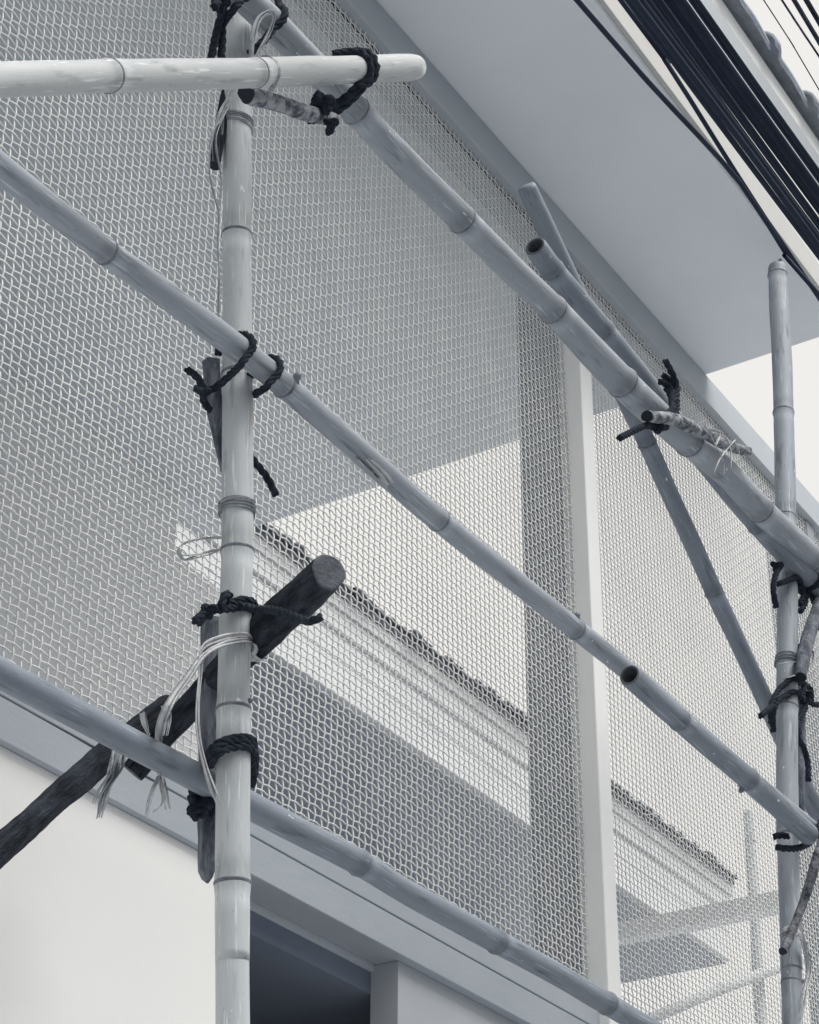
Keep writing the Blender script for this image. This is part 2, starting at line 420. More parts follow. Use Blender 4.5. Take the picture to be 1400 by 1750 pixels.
# ------------------------------------------------------------------ the house behind the scaffold
ZS, ZM1, ZM0, UE = 6.618, 6.468, 3.500, 6.79
house = empty('house', (4, 0.5, 0), 'white house with woven wire screen, deep flat eave and grey board beam', 'house')
box('roof_slab', 0, UE, -.655, 2.62, ZS, ZS+.15, SOFF, house, .018, 3)
box('slab_edge_board', 0, UE, -.672, -.6552, ZS+.004, ZS+.148, EDGE, house, .004, 2)
box('fascia_beam', 0, 8.7, -.032, .12, ZM1, ZS-.001, FASC, house, .004, 1)
box('gap_shade_strip', 0, 8.7, .010, .018, ZM1-.010, ZM1-.0005, GAP_SHADE, house)  # dark strip imitating the shadowed gap between mesh top and beam
YB = 2.45
box('ceiling_board', 0, UE-.004, .125, YB-.001, ZS-.012, ZS-.001, CEIL, house)
def prism(name, poly, y0, y1, M, parent):
    n = len(poly); v = [(p[0], y0, p[1]) for p in poly]+[(p[0], y1, p[1]) for p in poly]
    f = [tuple(range(n)), tuple(range(2*n-1, n-1, -1))]+[((i+1) % n, i, n+i, n+(i+1) % n) for i in range(n)]
    return from_data(name, v, f, M, parent, smooth=False)
_a, _b = at(300, 950, -YB), at(408, 1030, -YB)
prism('back_wall', [(0, ZM0-.02), (_b.x, ZM0-.02), (_b.x, _b.z), (_a.x, _a.z), (_a.x, ZS-.002), (0, ZS-.002)], YB, YB+.15, BACKW, house)
box('floor_slab', 0, 8.7, .075, 2.70, 3.36, 3.49, INT, house)
def post(u):
    p = box('post', u, u+.088, -.062, .028, 3.42, 6.14, POST, house, .004, 2)
    box('steel_fin', u+.004, u+.084, .0285, .20, 3.42, ZM1-.003, STEEL, house, .003, 1)
    box('steel_fin', u+.002, u+.086, -.010, .0283, 6.142, ZM1-.003, STEEL, house, .003, 1)
    box('post_flange', u+.0885, u+.100, -.040, -.012, 3.43, 6.13, POST, p)
    return p
post(5.543); post(7.862)
for z0, z1, y0 in ((3.376, 3.4705, -.030), (3.476, 3.548, -.027)):
    box('beam_board', 0, 8.7, y0, .072, z0, z1, BEAM, house, .002, 1)
UW = at(402, 1620, 0).x
box('wall_panel', -1.0, UW, -.012, .085, 0, 3.3745, WALLW, house).__setitem__('label', 'bright white rendered wall below the beam')
box('wall_panel', 4.452, 8.7, .0, .085, 0, 3.3745, WALLG, house).__setitem__('label', 'grey wall right of the dark opening')
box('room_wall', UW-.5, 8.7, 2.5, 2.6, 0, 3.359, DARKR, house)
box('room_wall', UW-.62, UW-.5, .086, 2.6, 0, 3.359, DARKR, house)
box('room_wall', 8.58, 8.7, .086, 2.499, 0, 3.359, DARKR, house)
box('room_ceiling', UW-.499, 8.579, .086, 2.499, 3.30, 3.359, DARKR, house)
# upper storey hidden above the eave
box('upper_wall', 0, UE-.1, .35, 2.5, ZS+.151, 8.56, WHITE, house)
# tie beam reaching back from the second post
t0, t1 = atu(1326, 1530, 7.95), atu(1326, 1560, 7.95)
box('tie_beam', 7.90, 7.98, .21, atu(1045, 1590, 7.94).y, t1.z, t0.z, WHITE, house)

# woven crimped-wire screens: every wire runs over one crossing wire and under the next
def woven(u0, u1, z0, z1, name, label):
    PU, PZ, CV, CH, RV, RH, NS = .0286, .0219, .0019, .0027, .00235, .00205, 4
    nu = int((u1-u0)/PU)+1; nz = int((z1-z0)/PZ)+1
    Vs = []; Fs = []; base = 0
    rs = np.random.RandomState(5)
    ang = np.arange(4)*math.pi/2+.6
    def wave(u, z): return .0030*np.sin(u*3.1+.6*np.sin(z*2.3))*np.sin(z*2.7+.4)+.0012*np.sin(u*8.3+z*5.1)   # the sheet is not quite flat
    def wire(P, r, side):
        nonlocal base
        n = len(P); T = np.gradient(P, axis=0); T /= np.linalg.norm(T, axis=1)[:, None]
        U = np.tile(side, (n, 1)); W_ = np.cross(T, U)
        ring = P[:, None, :]+r*(U[:, None, :]*np.cos(ang)[None, :, None]+W_[:, None, :]*np.sin(ang)[None, :, None])
        Vs.append(ring.reshape(-1, 3))
        i = np.arange(n-1)[:, None]*4; j = np.arange(4)[None, :]; k = (j+1) % 4
        Fs.append((np.stack([i+j, i+k, i+4+k, i+4+j], -1)+base).reshape(-1, 4)); base += n*4
    for k in range(nu):
        t = np.arange((nz-1)*NS+1)/NS; n = len(t)
        y = CV*np.cos(math.pi*(t+k))+wave(u0+k*PU, z0+t*PZ); sh = .0004*np.sin(t*.13+k*.7)+rs.normal(0, .0003)
        wire(np.stack([u0+k*PU+sh, y, z0+t*PZ], 1), RV, np.array([1., 0, 0]))
    for i in range(nz):
        t = np.arange((nu-1)*NS+1)/NS; n = len(t)
        y = -CH*np.cos(math.pi*(t+i))+wave(u0+t*PU, z0+i*PZ); sh = .0005*np.sin(t*.11+i*.9)+rs.normal(0, .0003)
        wire(np.stack([u0+t*PU, y, z0+i*PZ+sh], 1), RH, np.array([0, 0, 1.]))
    V = np.concatenate(Vs)-np.array(house.location); F = np.concatenate(Fs)
    me = bpy.data.meshes.new(name); me.vertices.add(len(V)); me.vertices.foreach_set('co', V.ravel())
    me.loops.add(F.size); me.loops.foreach_set('vertex_index', F.ravel().astype(np.int32))
    me.polygons.add(len(F)); me.polygons.foreach_set('loop_start', (np.arange(len(F))*4).astype(np.int32))
    me.polygons.foreach_set('use_smooth', np.ones(len(F), bool))
    me.update(calc_edges=True); me.materials.append(MESH)
    o = bpy.data.objects.new(name, me); col.objects.link(o); o.parent = house
    tag(o, label, kind='stuff'); return o
woven(2.05, 5.548, 3.535, ZM1+.004, 'mesh_panel', 'white woven wire mesh left of the white post')
woven(5.634, 7.868, 3.535, ZM1+.004, 'mesh_panel', 'white woven wire mesh right of the white post')
woven(7.953, 8.70, 3.535, ZM1+.004, 'mesh_panel', 'white woven wire mesh beyond the far post')

# ------------------------------------------------------------------ unseen row houses, added to block low sky light from the scaffold
def added_row_house(label, x0, x1, y0, y1, h, M, face):
    r = empty('added_row_house', ((x0+x1)/2, (y0+y1)/2, 0), label, 'house')
    box('wall', x0, x1, y0, y1, 0, h, M, r, .01, 1); box('roof_slab', x0-.2, x1+.2, y0-.3, y1+.3, h+.001, h+.2, M, r, .01, 1)
    n = int((x1-x0)/2.4)
    for i in range(n):
        for z in (1.0, 4.2):
            cx = x0+(i+.5)*(x1-x0)/n; yy = y1 if face > 0 else y0
            wd = box('window', cx-.55, cx+.55, min(yy+.001*face, yy+.03*face), max(yy+.001*face, yy+.03*face), z, z+1.4, DARKR, r)
            for q in (-.58, 0, .58): box('window_frame', cx+q-.03, cx+q+.03, min(yy+.031*face, yy+.06*face), max(yy+.031*face, yy+.06*face), z-.05, z+1.45, WHITE, wd)
added_row_house('added grey row house across the street, behind the viewer', -16, 16, -13, -7.6, 6.2, STREETW, 1)
added_row_house('added grey row house adjoining on the left, out of the picture', -13, -.25, .0, 6, 8.2, STREETW, -1)

# ------------------------------------------------------------------ the house seen through the mesh
YN = 3.2
nb = empty('neighbouring_house', (9, YN+1, 0), 'house behind the mesh with moulded cornice and tiled roof edge', 'house')
zt = at(450, 930, -YN).z; zb = at(430, 1090, -YN).z; ue = at(1245, 1600, -YN).x
hN = zt-zb
for i, (a, b, d, M) in enumerate(((0, .34, 0, CORN), (.34, .37, .006, CORN), (.37, .62, .004, CORN), (.62, .645, .009, CORN), (.645, .87, -.012, CORN), (.87, 1.0, -.03, CORN))):
    box('cornice_band', 4.2, ue+.02*i, YN+d, YN+2.2-.001*i, zb+hN*a+.001, zb+hN*b-.001, M, nb, .005, 2)
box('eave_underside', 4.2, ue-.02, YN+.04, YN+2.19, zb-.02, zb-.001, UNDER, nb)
box('gutter', 4.2, ue+.1, YN-.05, YN+.1, zt+.001, zt+.05, CORND, nb, .01, 2)
bm = bmesh.new()
for i in range(9):
    t = math.pi*i/8
    for y in (0, .5): bm.verts.new((-.06*math.cos(t), y, .05*math.sin(t)+(0 if y == 0 else .16)))
    for y in (0, .5): bm.verts.new((-.05*math.cos(t), y, .04*math.sin(t)-.008+(0 if y == 0 else .16)))
bm.verts.ensure_lookup_table()
for i in range(8):
    a = i*4
    bm.faces.new([bm.verts[j] for j in (a, a+4, a+5, a+1)]); bm.faces.new([bm.verts[j] for j in (a+2, a+3, a+7, a+6)])
    bm.faces.new([bm.verts[j] for j in (a, a+2, a+6, a+4)])
tme = bpy.data.meshes.new('roof_tile'); bm.to_mesh(tme); bm.free(); tme.materials.append(CORND)
u = 5.6
while u < ue+.05:
    o = bpy.data.objects.new('roof_tile', tme); col.objects.link(o); o.parent = nb
    o.location = Vector((u, YN-.10+rnd.uniform(-.02, .02), zt+.040+rnd.uniform(-.008, .010)))-Vector(nb.location)
    o.scale = (rnd.uniform(1.05, 1.25), 1, rnd.uniform(.3, .55))
    o.rotation_euler = (rnd.uniform(-.04, .04), rnd.uniform(-.05, .05), rnd.uniform(-.05, .05)); u += .125
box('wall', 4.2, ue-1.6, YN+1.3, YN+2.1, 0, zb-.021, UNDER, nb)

# ------------------------------------------------------------------ tiled roof edge, top right
YT = .25
roof = empty('tiled_roof_edge', at(1300, 110, YT), 'tiled roof edge of wavy cement tiles above the overhead cables', 'roof')
zr = (at(1225, 0, YT).z+at(1390, 230, YT).z)/2
box('fascia_board', 2.0, 10.4, -YT-.02, -YT+.16, zr-.13, zr-.012, WHITE, roof, .006, 2)
def tile_mesh():
    """half-round tile with a wide collar at its near end, hollow below"""
    bm = bmesh.new(); L_ = .50; nv = 11
    prof = [(0, .122), (.03, .126), (.06, .118), (.10, .098), (.14, .092), (.27, .095), (.40, .089), (L_, .080)]
    g_ = {}
    for side, off in ((0, 0), (1, .013)):
        for i, (x, r) in enumerate(prof):
            for j in range(nv):
                t = math.radians(-12+204*j/(nv-1))
                g_[side, i, j] = bm.verts.new((x, -math.cos(t)*(r-off), math.sin(t)*(r-off)*.95))
    n = len(prof)
    for i in range(n-1):
        for j in range(nv-1):
            for sd in (0, 1): bm.faces.new([g_[sd, i, j], g_[sd, i+1, j], g_[sd, i+1, j+1], g_[sd, i, j+1]])
        for j in (0, nv-1): bm.faces.new([g_[0, i, j], g_[1, i, j], g_[1, i+1, j], g_[0, i+1, j]])
    for j in range(nv-1):
        for i in (0, n-1): bm.faces.new([g_[0, i, j], g_[0, i, j+1], g_[1, i, j+1], g_[1, i, j]])
    bmesh.ops.recalc_face_normals(bm, faces=bm.faces)
    me = bpy.data.meshes.new('roof_tile'); bm.to_mesh(me); bm.free(); me.materials.append(TILE)
    for p in me.polygons: p.use_smooth = True
    return me
tm = tile_mesh(); u = 2.4; i = 0
while u < 10.4:
    o = bpy.data.objects.new('roof_tile', tm); col.objects.link(o); o.parent = roof
    o.location = Vector((u, -YT+rnd.uniform(-.01, .01), zr+.004+rnd.uniform(-.004, .006)))-world_loc(roof)
    o.rotation_euler = (rnd.uniform(-.03, .03), rnd.uniform(-.02, .02), rnd.uniform(-.02, .02)); u += .478
for bu in (3.0, 6.4): box('bracket', bu, bu+.06, -YT+.161, .349, zr-.10, zr-.04, BEAM, roof)

# ------------------------------------------------------------------ overhead cables
def cable(label, pts, wpx, o, group=None, ext=5.0):
    P = [at(p[0], p[1], o) for p in pts]
    a = (P[0]-P[1]).normalized(); b = (P[-1]-P[-2]).normalized()
    P = [P[0]+a*ext, P[0]+a*ext*.5]+P+[P[-1]+b*ext*.5, P[-1]+b*ext]
    r = wpx/2*m_per_px(P[2])
    D, _ = catmull([list(p) for p in P], .12)
    v, f, uv = tube_mesh(D[:, :3], np.full(len(D), r), 10)
    return tag(from_data('overhead_cable', v, f, CABLE), label, 'cable', group)
CG = 'overhead cables'
cable('thick black cable crossing the eave edge, leftmost of the overhead cables', [(983, -4), (1111, 143), (1265, 312), (1352, 447), (1402, 506)], 10, 1.45, CG)
cable('thin black cable between the lone left cable and the bundle', [(1058, -4), (1135, 100), (1222, 238), (1300, 360), (1402, 512)], 9, 1.40, CG)
BL = 'black cable packed in the thick overhead bundle'
xs0 = [1074, 1084, 1095, 1106, 1116, 1127, 1136, 1147, 1157, 1166, 1182, 1191]
for i, x0 in enumerate(xs0):
    fr = i/(len(xs0)-1); sl_ = 1.345+.05*fr+rnd.uniform(-.012, .012); sag = rnd.uniform(-4, 4)
    y1 = 560
    pts = [(x0+y/sl_+sag*math.sin(math.pi*(y+5)/565), y) for y in (-5, 180, 370, y1)]
    cable(BL, pts, rnd.uniform(9.5, 13.5), 1.33+rnd.uniform(-.05, .05), 'cables of the overhead bundle')
cable('hairline black wire against the sky, beside the roof tiles', [(1303, -4), (1352, 72), (1404, 160)], 2.2, 1.2, CG)
cable('slim black wire against the sky, second right of the roof tiles', [(1334, -4), (1366, 45), (1404, 102)], 4.0, 1.2, CG)
cable('thick black cable against the sky, third right of the roof tiles', [(1355, -4), (1379, 36), (1404, 78)], 8.5, 1.2, CG)
cable('thick black cable in the top right corner, fourth right of the roof tiles', [(1376, -4), (1390, 20), (1404, 44)], 9.5, 1.2, CG)

# ================================================================== THE SCAFFOLD
OP = .42                                                    # offset of the uprights from the mesh
main_pts = [(407, -60, 44), (406, 60, 46), (406, 225, 48), (406, 400, 50), (405, 620, 52), (405, 800, 54), (403, 950, 56), (401, 1100, 55), (400, 1210, 57), (398, 1400, 60), (397, 1510, 61), (397, 1640, 60), (398, 1780, 59)]
rows = px_path(main_pts, OP); g0 = list(rows[-1]); d = np.array(rows[-1])-np.array(rows[-2]); k = (rows[-1][2]+.02)/-d[2]
rows.append(list(np.array(rows[-1])+d*k)[:3]+[.040])
bamboo('upright bamboo pole at left, spotted with white paint, crossing the mesh', None, OP,
       [(406, 118), (405, 402), (405, 640), (403, 938), (400, 1208), (397, 1505)], B_PALE, rows=rows, stubs=[(420, 640, .9, .1, .006), (424, 1206, 1, -.1, .005)])
right_pts = [(1328, 455, 32), (1331, 520, 33), (1337, 620, 34), (1341, 760, 35), (1344, 900, 36), (1346, 1050, 36), (1345, 1210, 37), (1346, 1380, 38), (1349, 1500, 37), (1353, 1650, 37), (1356, 1790, 36)]
rows = px_path(right_pts, OP); d = np.array(rows[-1])-np.array(rows[-2]); k = (rows[-1][2]+.02)/-d[2]
rows.append(list(np.array(rows[-1])+d*k)[:3]+[.042])
bamboo('upright bamboo pole at right with knobbly top end below the eave', None, OP,
       [(1329, 470), (1340, 706), (1346, 885), (1345, 1210), (1347, 1432), (1355, 1690)], B_GREY, rows=rows, stubs=[(1332, 458, .3, -1, .006), (1368, 1690, 1, -.2, .006)])
bamboo('top sloping bamboo rail running under the eave to the right', [(330, -90, 52), (395, -25, 53), (470, 45, 52), (540, 118, 51), (600, 182, 50), (700, 285, 50), (790, 373, 49), (870, 455, 48), (947, 531, 49), (1063, 655, 54), (1160, 742, 49), (1235, 803, 47), (1302, 874, 46), (1400, 968, 46), (1490, 1058, 45)],
       .495, [(610, 192), (790, 373), (947, 531), (1063, 655), (1176, 757), (1300, 872), (1385, 955)], B_GREY)
bamboo('long middle bamboo rail crossing in front of both uprights', [(-70, 228, 51), (0, 286, 50), (90, 357, 48), (183, 428, 47), (300, 515, 46), (400, 590, 45), (487, 660, 44), (560, 724, 42), (650, 803, 41), (748, 890, 40), (870, 985, 37), (983, 1073, 36), (1080, 1152, 33), (1190, 1245, 26), (1280, 1322, 22), (1396, 1418, 20)],
       .495, [(183, 428), (487, 656), (748, 890), (983, 1073)], B_GREY, stubs=[(500, 650, .5, -.6, .009), (988, 1062, .3, -1, .008)])
bamboo('short bamboo splice with open sawn end at the right of the middle rail', [(1076, 1154, 40), (1160, 1232, 38), (1280, 1333, 38), (1384, 1428, 37)], .555, [(1160, 1230), (1277, 1330)], B_DARK, hollow=(0,), stubs=[(1268, 1342, -.5, .7, .008)])
bamboo('lowest bamboo rail lying along the grey beam behind the left upright', [(-70, 1112, 53), (0, 1150, 52), (100, 1204, 51), (200, 1257, 50), (320, 1320, 50), (430, 1378, 48), (520, 1425, 46), (615, 1474, 45), (700, 1527, 42), (848, 1608, 41), (950, 1664, 39), (1038, 1717, 38), (1120, 1764, 37), (1230, 1825, 36)],
       .345, [(615, 1476), (848, 1609), (1038, 1718)], B_DARK)
bamboo('pale horizontal bamboo pole with rounded end, nearest at top left', [(-80, 139, 64, .95), (0, 136, 61, .89), (90, 134, 60, .845), (183, 132, 58, .80), (300, 128, 55, .745), (432, 125, 52, .69), (520, 121, 50, .645), (600, 119, 48, .61), (700, 115, 46, .565), (708, 115, 42, .56)],
       .6, [(183, 132), (432, 125)], B_WHITE)
bamboo('slanting bamboo brace crossing behind the rails to the right upright', [(899, 318, 34), (985, 500, 34), (1075, 692, 33), (1150, 855, 31), (1222, 1011, 31), (1290, 1158, 30), (1345, 1278, 30), (1420, 1440, 30)], .345, [(1105, 757), (1222, 1011)], B_DARK)
bamboo('bamboo splice with open sawn end beside the top rail', [(915, 420, 40, .46), (945, 460, 40, .455), (1030, 564, 40, .45), (1110, 664, 38, .44), (1200, 782, 36, .43), (1300, 903, 36, .45), (1400, 1008, 36, .47), (1470, 1080, 36, .47)], .45, [(942, 458), (1030, 563), (1290, 900)], B_DARK, hollow=(0,))
# scaffold standing behind the mesh
P0 = [(1262, 1180, 17), (1278, 1385, 18), (1290, 1560, 19), (1303, 1790, 20)]
rows = px_path(P0, -1.2); d = np.array(rows[-1])-np.array(rows[-2])
bamboo('thin bamboo upright seen through the right mesh', None, -1.0, [(1284, 1440), (1295, 1665)], B_PALE, rows=[r for r in rows[1:]], group='poles behind the mesh')
bamboo('thin sloping bamboo seen through the right mesh near the bottom', [(1040, 1770, 19), (1120, 1738, 19), (1230, 1692, 19), (1345, 1648, 19), (1420, 1620, 19)], -1.13, [(1230, 1692)], B_PALE, group='poles behind the mesh')

# ------------------------------------------------------------------ logs, stakes, sticks
stick('dark barky log with flat sawn end jutting out past the left upright', [(226, 1320, 40, .09), (300, 1235, 47, .175), (390, 1140, 56, .34), (470, 1062, 63, .50), (562, 978, 66, .70)], .22, BARK, CUTW, 'wooden_log', 'log', .11, n=28)
stick('dark log running out of the picture at lower left', [(-60, 1506, 56, .17), (60, 1398, 50, .165), (180, 1293, 47, .155), (285, 1206, 40, .15)], .16, BARK, CUTW, 'wooden_log', 'log', .11, n=28)
stick('grey wooden stake behind the left upright with pointed lower end', [(362, 1058, 34), (358, 1180, 34), (356, 1300, 32), (354, 1420, 28), (353, 1488, 27), (355, 1509, 4)], .29, BOARDW, None, 'wooden_stake', 'stake', .12, flat=.5, n=24)
stick('grey wooden wedge behind the left upright at the middle rail', [(360, 616, 28), (366, 690, 26), (374, 760, 14), (379, 806, 4)], .375, BOARDW, None, 'wooden_wedge', 'wedge', .05, flat=.4, n=24)
stick('short bark stick with dark cut end under the pale top pole', [(421, 160, 34), (460, 172, 32), (505, 187, 29), (545, 198, 26), (572, 206, 22)], .60, STICKW, BARK, rough=.16)
stick('short dark stick hanging beside the upper left upright', [(395, 130, 20), (378, 215, 22), (367, 284, 20)], .40, BARK, BARK)
stick('bent stick tied along the top rail near the far end', [(1106, 711, 21), (1150, 717, 22), (1190, 733, 21), (1235, 758, 19), (1279, 772, 16)], .565, STICKW, BARK, rough=.12)
stick('stick leaning in the upper rope knot of the right upright', [(1404, 1028, 24), (1392, 1058, 24), (1377, 1108, 23), (1369, 1157, 20)], .48, BOARDW, BARK)
stick('dark bark stick tied low on the right upright', [(1412, 1418, 15, .60), (1394, 1476, 16, .58), (1372, 1545, 15, .53), (1350, 1602, 16, .50), (1338, 1626, 16, .49)], .5, STICKD, BARK, rough=.2)
stick('thin upright stick right of the right upright', [(1368, 1140, 13), (1371, 1250, 13), (1369, 1330, 12), (1372, 1425, 11)], .40, BOARDW, BARK)

# ------------------------------------------------------------------ rope lashings
lashing('rope lashing of the middle rail to the left upright', .495, .0080,
        turns=[[(380, 598, -.04), (408, 572, -.01), (421, 575, .03), (425, 600, .045), (412, 622, .045), (392, 642, .03, .45), (372, 660, .02, .42), (350, 670, .01, .40), (335, 664, -.02, .38)],
               [(430, 640, -.06), (452, 612, -.02), (466, 616, .025), (470, 638, .04), (456, 660, .03), (436, 672, .0, .46), (415, 672, -.05, .40)]],
        tails=[[(352, 672, .02, .40), (346, 662, .025, .40), (338, 645, .03, .40), (320, 632, .035, .40)], [(347, 664, .02, .40), (348, 685, .02, .39), (358, 700, 0, .38)],
               [(425, 775, -.05, .42), (440, 795, -.01, .42), (456, 815, .01, .42), (472, 847, .02, .42)]], knots=[(349, 672, .015, 13)])
lashing('rope lashing of the top rail at the head of the left upright', .495, .0092,
        turns=[[(455, -25, -.04), (474, -6, .01), (477, 22, .045), (464, 52, .045), (445, 76, .02), (425, 92, -.04)],
               [(425, -14, .04), (402, 12, .055), (384, 35, .04, .45), (372, 55, .0, .42)],
               [(380, -20, .0), (378, 20, .02, .46), (380, 60, .02, .45), (378, 100, .03, .44)]],
        tails=[[(384, 5, .03), (374, 40, .03, .45), (366, 75, .03, .44), (361, 102, .02, .44)], [(375, -10, .03), (372, 5, .04), (366, 12, .05)]], knots=[(378, 8, .03, 17)])
lashing('thick rope lashing of the pale top pole to the top rail', .60, .0105,
        turns=[[(570, 92, -.05), (592, 92, -.005), (609, 99, .03), (616, 122, .042), (608, 150, .03), (590, 168, .03, .56), (568, 180, .03, .53), (548, 184, .0, .50)],
               [(582, 90, -.05), (603, 90, -.005), (620, 100, .03), (626, 124, .042), (617, 152, .03), (598, 172, .03, .56), (575, 190, .03, .53), (552, 196, .0, .50)],
               [(540, 158, .0, .54), (560, 176, .03, .54), (580, 176, .03, .54), (604, 158, .03, .54)]],
        tails=[[(562, 192, .05, .54), (570, 205, .06, .54), (562, 226, .06, .54)], [(548, 168, .04, .54), (536, 182, .05, .54), (532, 208, .05, .54)]], knots=[(553, 178, .05, 21), (566, 212, .05, 14)])
lashing('rope lashing with long loose end holding the sawn log', .42, .0080,
        turns=[[(430, 1058, -.03), (427, 1040, .0), (405, 1030, .035), (382, 1034, .03), (352, 1050, .01), (340, 1064, -.04, .36)],
               [(434, 1062, -.03), (428, 1046, .01), (402, 1040, .045), (376, 1042, .04), (346, 1046, .02)]],
        tails=[[(402, 1032, .045), (430, 1040, .04, .46), (470, 1043, .05, .55), (505, 1054, .05, .62), (528, 1063, .05, .66), (541, 1058, .05, .68), (550, 1054, .05, .69)],
               [(352, 1046, .02), (344, 1052, .025), (332, 1062, .02)], [(378, 1040, .05), (380, 1024, .055), (390, 1014, .06)]], knots=[(358, 1043, .035, 15), (388, 1020, .05, 11)])
lashing('rope turned twice round the left upright above the lowest rail', .42, .0080,
        turns=[[(352, 1300, -.02, .38), (364, 1285, .02), (388, 1270, .04), (412, 1272, .042), (430, 1285, .02), (436, 1310, -.01), (432, 1335, -.04)],
               [(356, 1290, -.02, .38), (368, 1274, .02), (392, 1263, .042), (416, 1265, .042), (432, 1280, .02), (437, 1298, -.02), (430, 1325, -.05)],
               [(358, 1310, -.02, .38), (370, 1290, .03), (394, 1278, .042), (414, 1280, .044), (428, 1296, .022), (433, 1322, -.01), (430, 1344, -.04)]])
lashing('dark rope knot bulging below the lowest rail', .31, .0095,
        turns=[[(330, 1352, -.02), (340, 1364, .03), (356, 1368, .035), (376, 1362, .0)], [(328, 1362, -.02), (338, 1376, .03), (356, 1380, .035), (376, 1378, .0)]],
        tails=[[(345, 1372, .03), (334, 1384, .035), (326, 1392, .03)]], knots=[(346, 1374, .03, 24), (334, 1388, .02, 15), (358, 1386, .03, 17)])
lashing('rope lashing with upright loose end on the top rail splice', .53, .0100,
        turns=[[(1128, 652, -.03), (1146, 662, .0), (1151, 688, .04), (1142, 712, .06), (1122, 722, .05)], [(1134, 640, -.03), (1153, 664, .0), (1157, 694, .04), (1149, 718, .06), (1130, 732, .05), (1108, 728, .0)],
               [(1138, 662, -.03), (1147, 676, .0), (1147, 700, .045), (1130, 716, .06), (1108, 718, .0)]],
        tails=[[(1152, 690, .05), (1158, 664, .05), (1150, 640, .05), (1137, 616, .055)], [(1112, 724, .05), (1092, 732, .05), (1076, 740, .05), (1059, 749, .05)]], knots=[(1124, 727, .05, 14)])
lashing('loose rope loops where the top rail meets the right upright', .44, .0100,
        turns=[[(1327, 1038, .01), (1322, 1010, .04), (1326, 982, .05), (1336, 965, .03)], [(1330, 998, .03), (1348, 992, .06), (1368, 982, .07), (1392, 968, .03)],
               [(1362, 1000, .03), (1376, 1006, .04), (1378, 1026, .04), (1370, 1042, .04), (1360, 1044, .02)], [(1378, 985, .05), (1382, 1010, .06), (1392, 1026, .06), (1404, 1034, .04)]],
        tails=[[(1366, 1000, .03), (1374, 1016, .04), (1366, 1034, .03)], [(1372, 1100, .02), (1366, 1110, .02), (1364, 1130, .02)], [(1396, 1074, .06), (1406, 1070, .06)]], knots=[(1327, 968, .03, 11), (1378, 996, .05, 15), (1398, 1032, .06, 12)])
lashing('tangled rope lashing with hanging end halfway down the right upright', .42, .0098,
        turns=[[(1318, 1235, -.04), (1318, 1208, .02), (1332, 1178, .045), (1352, 1165, .05), (1372, 1168, .04), (1386, 1180, .03), (1387, 1196, .03)],
               [(1322, 1250, -.04), (1321, 1222, .01), (1330, 1198, .045), (1350, 1188, .055), (1370, 1192, .045), (1380, 1194, .03)]],
        tails=[[(1300, 1224, .04), (1312, 1214, .035), (1322, 1206, .03)], [(1372, 1192, .05), (1378, 1206, .05), (1368, 1226, .05), (1358, 1240, .05), (1360, 1256, .05), (1374, 1278, .05), (1381, 1304, .05), (1382, 1334, .05)],
               [(1380, 1196, .05), (1390, 1204, .05), (1404, 1204, .05)], [(1376, 1168, .04), (1373, 1186, .05), (1371, 1200, .05)]], knots=[(1376, 1190, .05, 15)])
lashing('rope lashing of the middle rail to the right upright', .50, .0100,
        turns=[[(1326, 1448, -.03), (1340, 1450, .03), (1362, 1450, .07), (1382, 1442, .075), (1394, 1428, .06), (1406, 1410, .02)], [(1324, 1430, -.03), (1334, 1427, .0), (1346, 1430, .02)]],
        tails=[[(1388, 1438, .06), (1394, 1420, .06), (1404, 1404, .05)]], knots=[(1400, 1420, .06, 13)])

# ------------------------------------------------------------------ twine and raffia
def tie(label, seg, o, n, pitch, tilt, wdt, fib=3, M=TWINED, er=.0015):
    P = axis_turns(seg, o, 1.03, n, pitch, tilt, er); root = empty('twine_tie', P[0], label, 'twine', 'pale twine ties on the scaffold')
    strip_mesh(P, wdt, fib, M, 'strand', root); return root
tie('grey twine wound round the left upright below the pale top pole', [(406, 190, 49), (406, 235, 49)], OP, 4, .006, .25, .005)
tie('pale twine wound round the left upright above the log', [(404, 850, 55), (404, 890, 55)], OP, 4, .007, .05, .005)
tie('grey twine wound round the right upright below the stick', [(1346, 1110, 37), (1346, 1155, 37)], OP, 3, .012, .1, .007)
twine('raffia ribbons wrapped on the left upright and hanging past the lowest rail', OP,
      [[(431, 1118, -.03), (428, 1102, .01), (402, 1094, .045), (372, 1102, .04), (344, 1120, .03), (322, 1152, .02), (296, 1186, .0), (278, 1222, -.02), (270, 1262, -.03, .36), (272, 1310, -.04, .30), (276, 1350, -.02, .32), (284, 1384, -.02, .32)],
       [(431, 1108, -.03), (426, 1096, .01), (400, 1090, .045), (370, 1098, .04), (345, 1112, .03), (342, 1150, .02), (338, 1200, .02), (341, 1250, .03), (352, 1300, .045), (362, 1335, .055), (376, 1371, .05)],
       [(285, 1205, -.01), (290, 1232, -.02), (284, 1258, -.03)]], .019, 3)
twine('wispy raffia threads hanging under the lowest rail', .34, [[(274, 1322, -.02), (276, 1350, -.01), (280, 1372, -.01), (262, 1386, -.01)], [(272, 1328, -.02), (262, 1352, -.01), (254, 1380, -.01), (252, 1400, -.01)]], .008, 3)
twine('torn plastic strips dangling from the log under the lowest rail', .30,
      [[(202, 1284, -.03), (196, 1312, .0), (186, 1330, .01), (170, 1352, .01), (162, 1372, .01)], [(208, 1285, -.03), (200, 1318, .0), (184, 1345, .01), (176, 1370, .01), (169, 1398, .01)], [(198, 1282, -.03), (194, 1308, .0), (190, 1330, .01)]], .018, 5, TWINED)
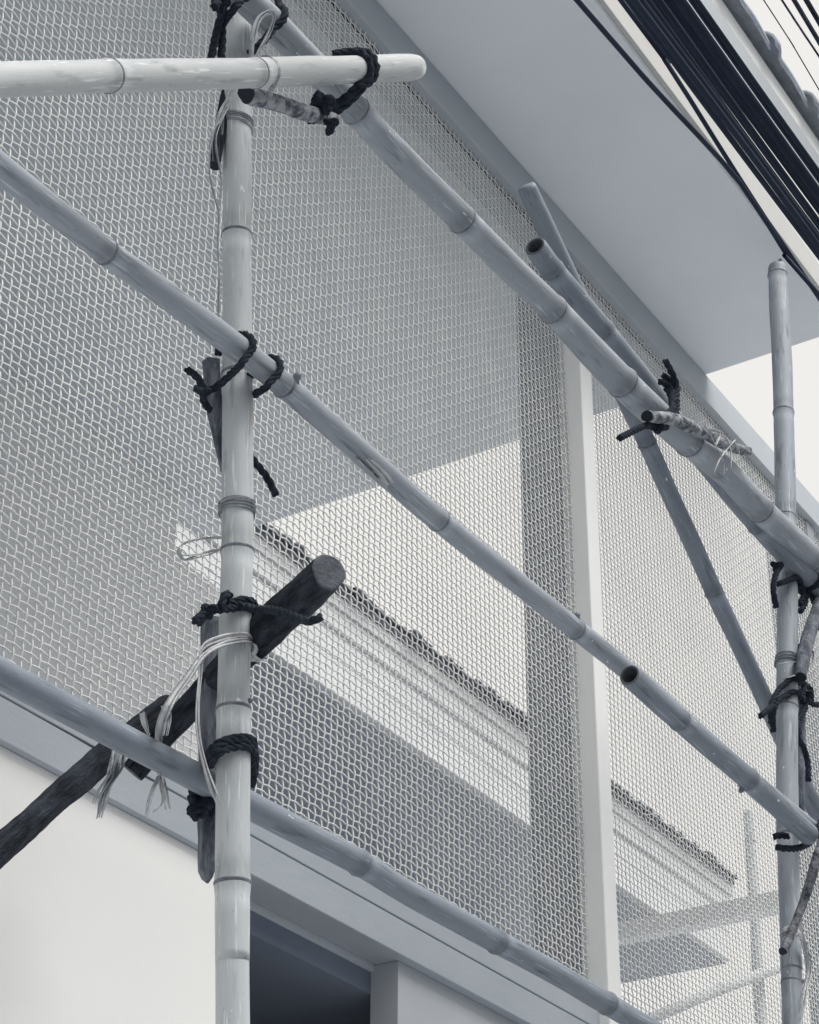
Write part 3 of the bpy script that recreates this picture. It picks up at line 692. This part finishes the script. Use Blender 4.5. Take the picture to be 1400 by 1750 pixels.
twine('pale strip knotted on the dark log above the lowest rail', .24, [[(243, 1218, .05), (245, 1235, .055), (256, 1256, .05)], [(246, 1216, .05), (252, 1236, .055), (254, 1262, .05)]], .008, 3)
twine('twine loop standing above the pale top pole', .62, [[(428, 100, .03), (431, 60, .05), (440, 30, .06), (458, 16, .065), (470, 22, .06), (464, 52, .05), (450, 78, .04), (436, 100, .03)], [(430, 104, .03), (434, 66, .05), (445, 34, .06), (460, 22, .065), (467, 28, .06), (458, 58, .05), (444, 84, .04), (434, 102, .03)]], .006, 2, TWINED)
twine('twine binding the bark stick to the pale top pole', .68, [[(446, 96, -.03), (456, 103, .02), (462, 122, .036), (463, 148, .02), (461, 165, .0, .66), (456, 182, -.02, .64)], [(440, 98, -.03), (460, 108, .022), (466, 128, .036), (465, 152, .02), (462, 172, .0, .66), (454, 184, -.02, .64)]], .006, 2, TWINED)
twine('long thin twine trailing down the left side of the left upright', .44, [[(404, 158, .04), (386, 190, .03), (366, 222, .03), (360, 250, .02), (357, 290, .02), (364, 330, .02), (374, 360, .02), (372, 420, .01), (374, 480, .01), (373, 545, .0)],
      [(398, 160, .04), (382, 195, .03), (368, 240, .03), (376, 290, .02), (378, 320, .02), (374, 350, .02)]], .005, 3, TWINED)
twine('frayed twine bundle beside the upper left upright', .43, [[(408, 155, .04), (388, 178, .04), (372, 212, .04), (362, 240, .03), (364, 275, .03)], [(402, 152, .04), (378, 188, .04), (368, 220, .04), (372, 262, .03)], [(396, 150, .04), (384, 180, .04), (380, 230, .03)]], .010, 4, TWINED)
twine('white ribbon loop sticking out left of the left upright', .36, [[(380, 918, .0), (340, 922, .01), (308, 931, .01), (303, 946, .01), (330, 948, .01), (378, 938, .0)], [(303, 940, .01), (312, 958, .01), (345, 950, .01), (378, 940, .0)]], .010, 4)
twine('frayed twine bow on the stick along the top rail', .60, [[(1204, 728, .03), (1215, 742, .035), (1222, 760, .03), (1236, 786, .03), (1238, 810, .03)], [(1220, 742, .03), (1240, 748, .035), (1248, 768, .03), (1250, 800, .03)], [(1256, 752, .03), (1240, 770, .035), (1228, 790, .03), (1221, 806, .03)], [(1234, 750, .03), (1262, 768, .03), (1258, 788, .03)], [(1212, 734, .03), (1230, 740, .035), (1222, 764, .03)]], .006, 2)
twine('twine tail curling from the tie on the right upright', .45, [[(1372, 1112, .04), (1388, 1112, .04), (1390, 1122, .04), (1384, 1140, .04), (1366, 1152, .05), (1346, 1158, .05)], [(1330, 1136, .03), (1352, 1132, .05), (1382, 1130, .04)]], .007, 2, TWINED)
twine('pale ribbon binding the dark stick low on the right upright', .47, [[(1334, 1600, .0), (1340, 1588, .05), (1354, 1586, .06), (1370, 1596, .03)], [(1336, 1606, .0), (1344, 1592, .055), (1358, 1592, .06), (1371, 1602, .03)], [(1338, 1596, .04), (1350, 1600, .06), (1366, 1594, .04)], [(1368, 1560, -.02), (1372, 1600, .0), (1384, 1636, .0), (1386, 1664, .0), (1378, 1690, .0), (1374, 1720, .0), (1364, 1765, .0)], [(1370, 1600, .0), (1380, 1650, .0), (1374, 1690, .0), (1366, 1740, .0)]], .013, 4)
twine('strip of clear tape stuck under the middle rail', .49, [[(612, 784, .03), (634, 806, .035), (660, 832, .03)], [(626, 782, .045), (646, 802, .045), (668, 826, .04)]], .020, 2, TAPE, 'adhesive_tape', None, 'tape')
